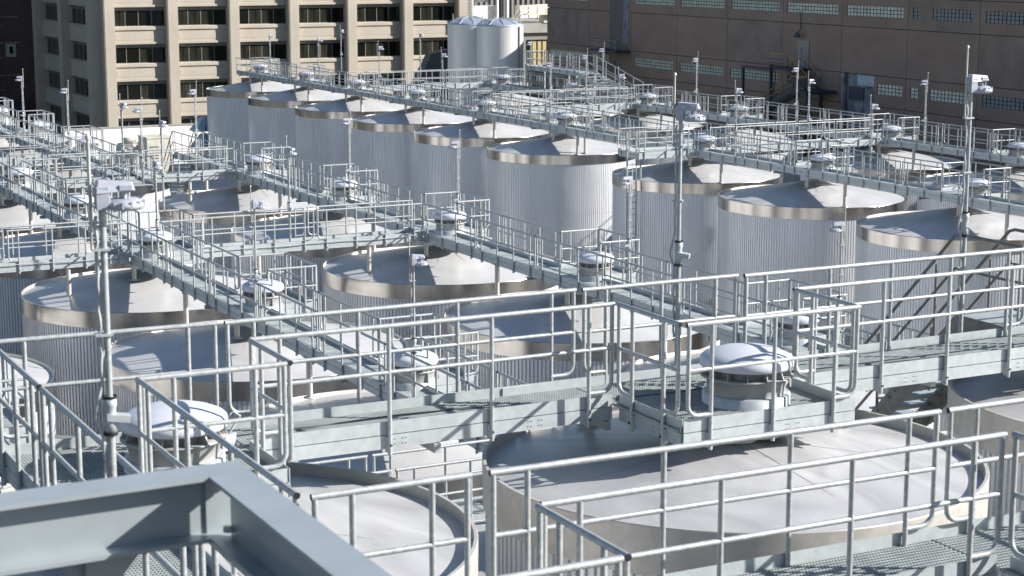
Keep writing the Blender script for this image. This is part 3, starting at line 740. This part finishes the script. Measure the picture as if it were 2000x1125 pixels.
for c in CROSS:
    a, b = ROWS[c['a']], ROWS[c['b']]; x0 = a['outer'] if any(abs((c['y0']+c['y1'])/2 - y) < 1.1 for y in a['ys']) else a['inner']; x1 = b['near']
    t = thing('cross_walkway', c['label'], 'walkway', (x0, c['y0'], LO), 'low-level cross walkways')
    q = c['a'] in 'KLM'
    panels(t, x0, x1, c['y0'] + .04, c['y1'] - .04, LO, 'x')
    for yy, s_ in ((c['y0'], 1), (c['y1'], -1)):
        p, e = ((x0, yy), (x1, yy)) if s_ == 1 else ((x1, yy), (x0, yy))
        guard(t, p, e, LO, H_LO, q, 1); curb(t, p, e, LO, 1)
    if q:
        m = MB(); p = [(k*.5, -.03 + .01*sin(k*2), .02 + .02*sin(k*.9)) for k in range(int((x1-x0)/.5)+1)]; m.path(p, .014, 5); m.obj('cable', CABLE, t)
    for fx in (.25, .75):
        xx = x0 + (x1-x0)*fx; stub(xx, c['y0'] + .15, RIMZ - .1, LO - .2, t, x0, c['y0'], LO)
# separate cross walkways on the far left
for (x0, x1, ya, yb, lab) in ((10.5, 15.4, 76.6, 77.55, 'cross walkway at the far left edge leading to the left-hand walkway'), (13.5, 20.4, 85.9, 86.8, 'farthest left cross walkway leading to the far left walkway')):
    t = thing('cross_walkway', lab, 'walkway', (x0, ya, LO), 'low-level cross walkways')
    panels(t, x0, x1, ya + .04, yb - .04, LO, 'x')
    for p, e in (((x0, ya), (x1, ya)), ((x1, yb), (x0, yb))): guard(t, p, e, LO, H_LO, 0, 1); curb(t, p, e, LO, 1)
# far tanks either side of the far-left cross walkway
tank(12.2, 87.4, 'lo', RIMZ, 'corrugated tank cut off by the left edge beyond the far left cross walkway', 'low corrugated tanks', .2)
# short platform with ladder at the aisle side of the long row
t = thing('cross_walkway', 'short railed platform jutting into the aisle from the long row, with a ladder below', 'walkway', (45.0, 74.95, LO), 'low-level cross walkways')
panels(t, 45.0, 48.1, 75.0, 76.85, LO, 'x')
guard(t, (45.0, 74.95), (48.1, 74.95), LO, H_LO, 0); curb(t, (45.0, 74.95), (48.1, 74.95), LO); guard(t, (48.1, 76.9), (45.0, 76.9), LO, H_LO, 0); curb(t, (48.1, 76.9), (45.0, 76.9), LO); guard(t, (45.0, 76.9), (45.0, 75.75), LO, H_LO, 0); curb(t, (45.0, 76.9), (45.0, 74.95), LO)
t = thing('caged_ladder', 'tall galvanized access ladder rising from the aisle to the short platform', 'ladder', (44.85, 75.3, 0))
for dx in (-.25, .25): MB().box(dx-.03, dx+.03, -.03, .03, 0, LO + 1.1).obj('stile', RAILF, t)
rg = MB().path([(-.25, 0, 0), (.25, 0, 0)], .016, 5).mesh('rung', [RAILF])
for k in range(44): inst('rung', rg, t, (0, 0, .5 + k*.3))
MB().path([(.55, .1, 0), (.55, .1, LO)], .05, 6).obj('riser_pipe', RAILF, t)
o = MB().box(-.25, .25, -.12, .12, -.35, .35).obj('junction_box', UNIT, t, (.95, .3, 8.6))
# stair at the end of the middle walkway
def stair(name, x0, x1, ytop, ztop, drop, lab, hh, m1, q=1):
    t = thing('stair', lab, 'stair', (x0, ytop, ztop)); w = x1 - x0; L = drop
    for x in (0, w):
        m = MB(); m.hexa([(x-.02, 0, -.42), (x+.02, 0, -.42), (x+.02, L, -.42-drop+.0), (x-.02, L, -.42-drop)], [(x-.02, 0, .02), (x+.02, 0, .02), (x+.02, L, .02-drop), (x-.02, L, .02-drop)])
        for k in range(int(drop/.4)):
            for dd in (-.06, .06): m.path([(x - .03, k*.4 + .2 + dd, -.2 - k*.4 - dd - .1), (x + .03, k*.4 + .2 + dd, -.2 - k*.4 - dd - .1)], .016, 6, 1)
        m.obj('stringer', [m1, BLACK], t)
    tr = MB(); tr.box(.03, w-.03, -.0, .26, -.03, 0); tr.box(.03, w-.03, -.01, .0, -.05, .004); tm = tr.mesh('tread', [GALVD])
    n = int(drop/.21)
    for k in range(n): inst('tread', tm, t, (0, k*L/n + .02, -(k+1)*drop/(n+1) + .02))
    for x in (0, w):
        m = MB(); m.path([(x, -.0, hh), (x, .12, hh - .04), (x, L, hh - drop + .08)], .026, 8); m.path([(x, 0, hh-.5), (x, .1, hh-.53), (x, L, hh-.5-drop+.08)], .021, 8); m.obj('handrail', m1, t)
        pm = MB().path([(0, 0, -.1), (0, 0, hh-.02)], .022, 8).mesh('post', [m1])
        k = .5
        while k < L: inst('post', pm, t, (x, k, -k)); k += 1.3
    return t
stair('stair', 25.62, 26.7, 85.5, LO, 3.4, 'small dark steel stair at the far end of the middle walkway', 1.09, DARKM)

# ------------------------------------------------------------------ high-level walkway in front
t = thing('walkway', 'high galvanized grating walkway crossing the front with railed platforms at each vent', 'walkway', (3.85, 18.7, HI), 'high-level walkways')
Z, H = HI, H_HI
grate(t, 3.90, 6.33, 17.45, 19.65, Z, (5.4, 18.4, .50)); grate(t, 6.36, 10.9, 18.75, 19.65, Z); grate(t, 10.93, 13.33, 17.30, 19.65, Z, (12.4, 18.1, .50)); grate(t, 13.36, 28, 18.55, 19.62, Z)
for p in [((6.35, 19.72), (3.87, 19.82)), ((10.95, 19.70), (6.43, 19.70)), ((13.32, 19.66), (11.02, 19.66)), ((18.15, 19.60), (13.38, 19.60)), ((24, 19.60), (19.4, 19.60))]: guard(t, p[0], p[1], Z, H, 1, 1, 5)
curb(t, (28, 19.68), (3.85, 19.68), Z)
for p in [((6.38, 18.70), (10.92, 18.70)), ((13.37, 18.50), (18.3, 18.50)), ((18.4, 18.50), (24, 18.50))]: guard(t, p[0], p[1], Z, H, 1, 1, 5); curb(t, p[0], p[1], Z)
for p in [((4.80, 17.40), (6.32, 17.40)), ((11.0, 17.22), (13.40, 17.22)), ((10.95, 18.66), (10.95, 17.28)), ((6.37, 17.42), (6.37, 18.66)), ((13.38, 17.28), (13.38, 18.46))]: guard(t, p[0], p[1], Z, H, 1, 1, 5); curb(t, p[0], p[1], Z)
for (x, y, zb) in ((11.55, 18.0, 16.42), (14.15, 18.55, 16.42), (11.3, 20.0, 16.42), (4.5, 18.8, 16.42)): stub(x, y, zb + .12, Z - .22, t, 3.85, 18.7, HI)
for x in (6.2, 8.6, 10.85, 13.5, 15.8, 18.2): MB().box(-.04, .04, 0, 1.0, -.32, -.21).obj('cross_bearer', GALV, t, (x - 3.85, 0, 0))
MB().box(0, .4, 0, .06, -.01, .1).obj('splice_plate', GALV, t, (9.9 - 3.85, .92, 0))
m = MB(); p = [(k*.4, .5 + .25*sin(k*.35), .012) for k in range(20)]; m.path(p, .008, 5); m.obj('cable', DARKM, t, (2.6, -.12, 0)); 
m = MB(); p = [(k*.4, .30 + .06*sin(k*.5), .012) for k in range(26)]; m.path(p, .009, 5); m.obj('cable', DARKM, t, (9.6, -.05, 0))

t = thing('walkway', 'nearest high grating walkway along the bottom edge with side platforms and railings', 'walkway', (3.85, 11.93, HI), 'high-level walkways')
grate(t, 3.90, 4.73, 8.5, 17.42, Z); grate(t, 4.76, 6.27, 10.62, 12.85, Z); grate(t, 6.30, 10.9, 11.98, 12.85, Z); grate(t, 10.93, 13.3, 10.6, 12.85, Z); grate(t, 13.33, 22, 11.98, 12.85, Z)
for p in [((6.22, 12.9), (4.86, 12.9)), ((10.92, 12.82), (6.38, 12.88)), ((13.3, 12.82), (11.02, 12.82)), ((18, 12.85), (13.4, 12.85))]: guard(t, p[0], p[1], Z, H, 1, 1, 5)
curb(t, (22, 12.9), (4.8, 12.9), Z)
for p in [((6.34, 11.93), (10.90, 11.93)), ((13.4, 11.9), (18, 11.9))]: guard(t, p[0], p[1], Z, H, 1, 1, 5); curb(t, p[0], p[1], Z)
for p in [((6.30, 10.56), (6.30, 11.90)), ((3.9, 10.56), (6.25, 10.56)), ((10.97, 11.90), (10.97, 10.6)), ((11.05, 10.56), (13.35, 10.56)), ((13.38, 10.6), (13.38, 11.86))]: guard(t, p[0], p[1], Z, H, 1, 1, 5); curb(t, p[0], p[1], Z)
guard(t, (4.78, 12.99), (4.78, 17.4), Z, H, 1, 1, 5); curb(t, (4.78, 12.99), (4.78, 17.4), Z)
guard(t, (3.85, 17.42), (3.85, 12.6), Z, H, 1, 1, 5); guard(t, (3.85, 12.5), (3.85, 8.5), Z, H, 1, 1, 5); guard(t, (3.85, 19.78), (3.85, 17.52), Z, H, 1, 1, 5); curb(t, (3.85, 19.7), (3.85, 8.5), Z)
vent(5.42, 18.4, HI, 'large pale mushroom vent at lower left behind the railing posts', .5)
vent(12.42, 18.1, HI, 'large pale mushroom vent on the right-hand railed platform, closest and fully in view', .45)
# covered hatch box and strap on the lid beneath the platform
stair('stair', 18.22, 19.27, 21.1, HI, 4.15, 'grey-brown steel stair dropping from the high front walkway at right', 1.22, STAIRM)
t = thing('stair_landing', 'small steel stair landing behind the high front walkway at right', 'landing', (18.2, 19.75, HI))
MB().box(0, 1.1, .02, 1.35, -.03, 0).obj('deck', GALVD, t); MB().box(-.01, .01, 0, 1.35, -.42, .02).obj('side_plate', STAIRM, t); MB().box(1.09, 1.11, 0, 1.35, -.42, .02).obj('side_plate', STAIRM, t)
for x in (.02, 1.07):
    MB().path([(x, 0, 1.22), (x, 1.35, 1.22)], .026, 8).obj('handrail', STAIRM, t); MB().path([(x, 0, .7), (x, 1.35, .7)], .021, 8).obj('mid_rail', STAIRM, t); MB().path([(x, .05, -.2), (x, .05, 1.22)], .022, 8).obj('post', RAIL, t)
# masts
mast(3.52, 13.62, 18.98, 'tall floodlight mast at left foreground, lamp head pointing right', radians(-8), .87)
mast(12.66, 20.05, 18.62, 'tall floodlight mast clamped behind the front railing right of centre', radians(-42), .94)
mast(17.22, 19.85, 18.72, 'tall floodlight mast at the right, lamp pointing right against the brown wall', radians(-5), 1.0)
MP = [(15.7,35.3,1,'L',1),(15.6,45.1,1,'L',2),(15.9,55.0,0,'L',3),(20.9,56.9,2,'x',0),(26.7,35.1,-1,'M',1),(26.8,45.1,-1,'M',2),(26.7,56.3,-1,'M',3),(26.7,66,-1,'M',4),(26.0,83.1,-1,'M',6),
      (20.9,95.9,-1,'N',1),(20.9,86.5,-1,'N',0),(20.9,77,2,'y',0),(21.1,74.9,-1,'y',1),(20,68.2,2,'y',2),
      (48.7,62.2,1,'T',1),(48.7,72.3,1,'T',2),(48.9,83.4,1,'T',3),(50.5,94,-1,'T',4),(49,105.4,1,'T',5),(48.9,115.2,1,'T',6),(49.5,127.9,1,'T',7),(48.3,135,1,'T',8),
      (60.1,72.6,-1,'W',1),(60.3,83.7,-1,'W',2),(60.4,94,-1,'W',3),(60.9,106.1,-1,'W',4),(60.8,116.1,-1,'W',5),(59.2,131.4,2,'z',0),(56.5,141,2,'z',1),(55.4,75.8,1,'z',2),(56.1,99.8,-1,'z',3)]
xl = {'x0': 'floodlight mast with dark head on the cross walkway beside the middle walkway', 'y0': 'floodlight mast facing forward before the white wall, leftmost of three', 'y1': 'floodlight mast with lamp to the left before the white wall', 'y2': 'shorter floodlight mast before the white wall, right of the other two',
      'z0': 'floodlight mast standing apart in front of the beige block at far right end', 'z1': 'floodlight mast standing apart in front of the beige block, head like a hood', 'z2': 'floodlight mast on the nearer bright cross walkway below the outside stair', 'z3': 'floodlight mast on the middle cross walkway left of the brown building balcony'}
for (x, y, dr, k, i) in MP:
    lab = xl.get(k + str(i)) or 'slim floodlight mast, lamp %s, by the %s platform of the %s walkway' % ('right' if dr >= 0 else 'left', ORD[i], WN[k])
    rot = {1: radians(-10), 0: radians(-80), -1: radians(170), 2: radians(-65)}[dr] + random.uniform(-.15, .15)
    mast(x, y, LO + 1.09 + .12, lab, rot, .95)

# raised platform and ramp stair on the rearmost walkway
t = thing('raised_platform', 'raised railed platform with open stair on the rearmost walkway near the silos', 'platform', (60.8, 109.5, 14.4))
panels(t, 60.8, 62.4, 109.5, 117, 14.4, 'y')
for a, b in (((60.8, 117), (60.8, 109.5)), ((62.4, 109.6), (62.4, 117)), ((62.4, 117), (60.8, 117))): guard(t, a, b, 14.4, 1.09, 0); curb(t, a, b, 14.4)
for x in (.1, 1.5):
    for y in (.1, 3.7, 7.3): MB().box(x-.05, x+.05, y-.05, y+.05, -1.6, -.2).obj('leg', GALV, t)
t = thing('stair', 'open stair descending to the right from the raised platform near the silos', 'stair', (60.9, 103.2, LO))
for x in (0, 1.4):
    m = MB(); m.hexa([(x-.02, 0, -.15), (x+.02, 0, -.15), (x+.02, 6.3, 1.2), (x-.02, 6.3, 1.2)], [(x-.02, 0, .12), (x+.02, 0, .12), (x+.02, 6.3, 1.47), (x-.02, 6.3, 1.47)]); m.obj('stringer', GALV, t)
    m = MB(); m.path([(x, 0, 1.09), (x, 6.3, 2.5)], .03, 6); m.path([(x, 0, .55), (x, 6.3, 1.96)], .025, 6)
    m.obj('handrail', RAILF, t)
    pm = MB().path([(0, 0, 0), (0, 0, 1.06)], .026, 6).mesh('post', [RAILF])
    for k in range(6): inst('post', pm, t, (x, .1 + k*1.2, .0 + k*.27))
tm = MB().box(.03, 1.37, 0, .3, -.03, 0).mesh('tread', [GALVD])
for k in range(9): inst('tread', tm, t, (0, .3 + k*.68, .12 + k*.155))
t = thing('dark_solid', 'black angular solid standing in front of the beige block left of the silos', 'hood', (73.0, 158, 0))  # plain dark solid in place of a black patch whose nature is unknown
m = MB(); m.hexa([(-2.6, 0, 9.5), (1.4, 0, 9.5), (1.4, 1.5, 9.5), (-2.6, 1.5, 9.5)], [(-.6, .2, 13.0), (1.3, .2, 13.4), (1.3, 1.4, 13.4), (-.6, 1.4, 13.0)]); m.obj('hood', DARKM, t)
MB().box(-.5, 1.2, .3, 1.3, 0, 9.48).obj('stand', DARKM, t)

# ------------------------------------------------------------------ foreground hoist frame
def ibeam(m, L, w, d, tw=.012, tf=.02):
    m.box(0, L, -w/2, w/2, -tf, 0); m.box(0, L, -w/2, w/2, -d, -d+tf); m.box(0, L, -tw/2, tw/2, -d+tf, -tf)
t = thing('hoist_frame', 'blurred blue-grey steel beam frame corner in the bottom left foreground', 'steel frame', (2.735, 8.47, 20.0), None, 0)
m = MB(); ibeam(m, 6, .225, .33); o = m.obj('beam', BEAM, t, (.105, .0, 0), pi + .035)
m = MB(); ibeam(m, 7.5, .215, .33); o = m.obj('beam', BEAM, t, (0, -.12, 0), -pi/2)
MB().box(-.1, .1, -.008, .008, -.31, -.02).obj('stiffener', BEAM, t, (0, -.02, 0))
m = MB(); m.lathe([(0, -.012), (.03, -.012), (.03, .012), (0, .012)], 10); o = m.obj('bolt', STUB, t, (-.02, -.13, -.27))
m = MB(); m.box(-.09, .09, -.10, .10, -20, -.33); m.obj('column', BEAM, t, (-.62, 0.02, 0))
m = MB(); m.hexa([(-.85, -.01, -.33), (-.62, -.01, -.62), (-.62, .01, -.62), (-.85, .01, -.33)], [(-.4, -.01, -.331), (-.55, -.01, -.5), (-.55, .01, -.5), (-.4, .01, -.331)]); m.obj('gusset', BEAM, t)
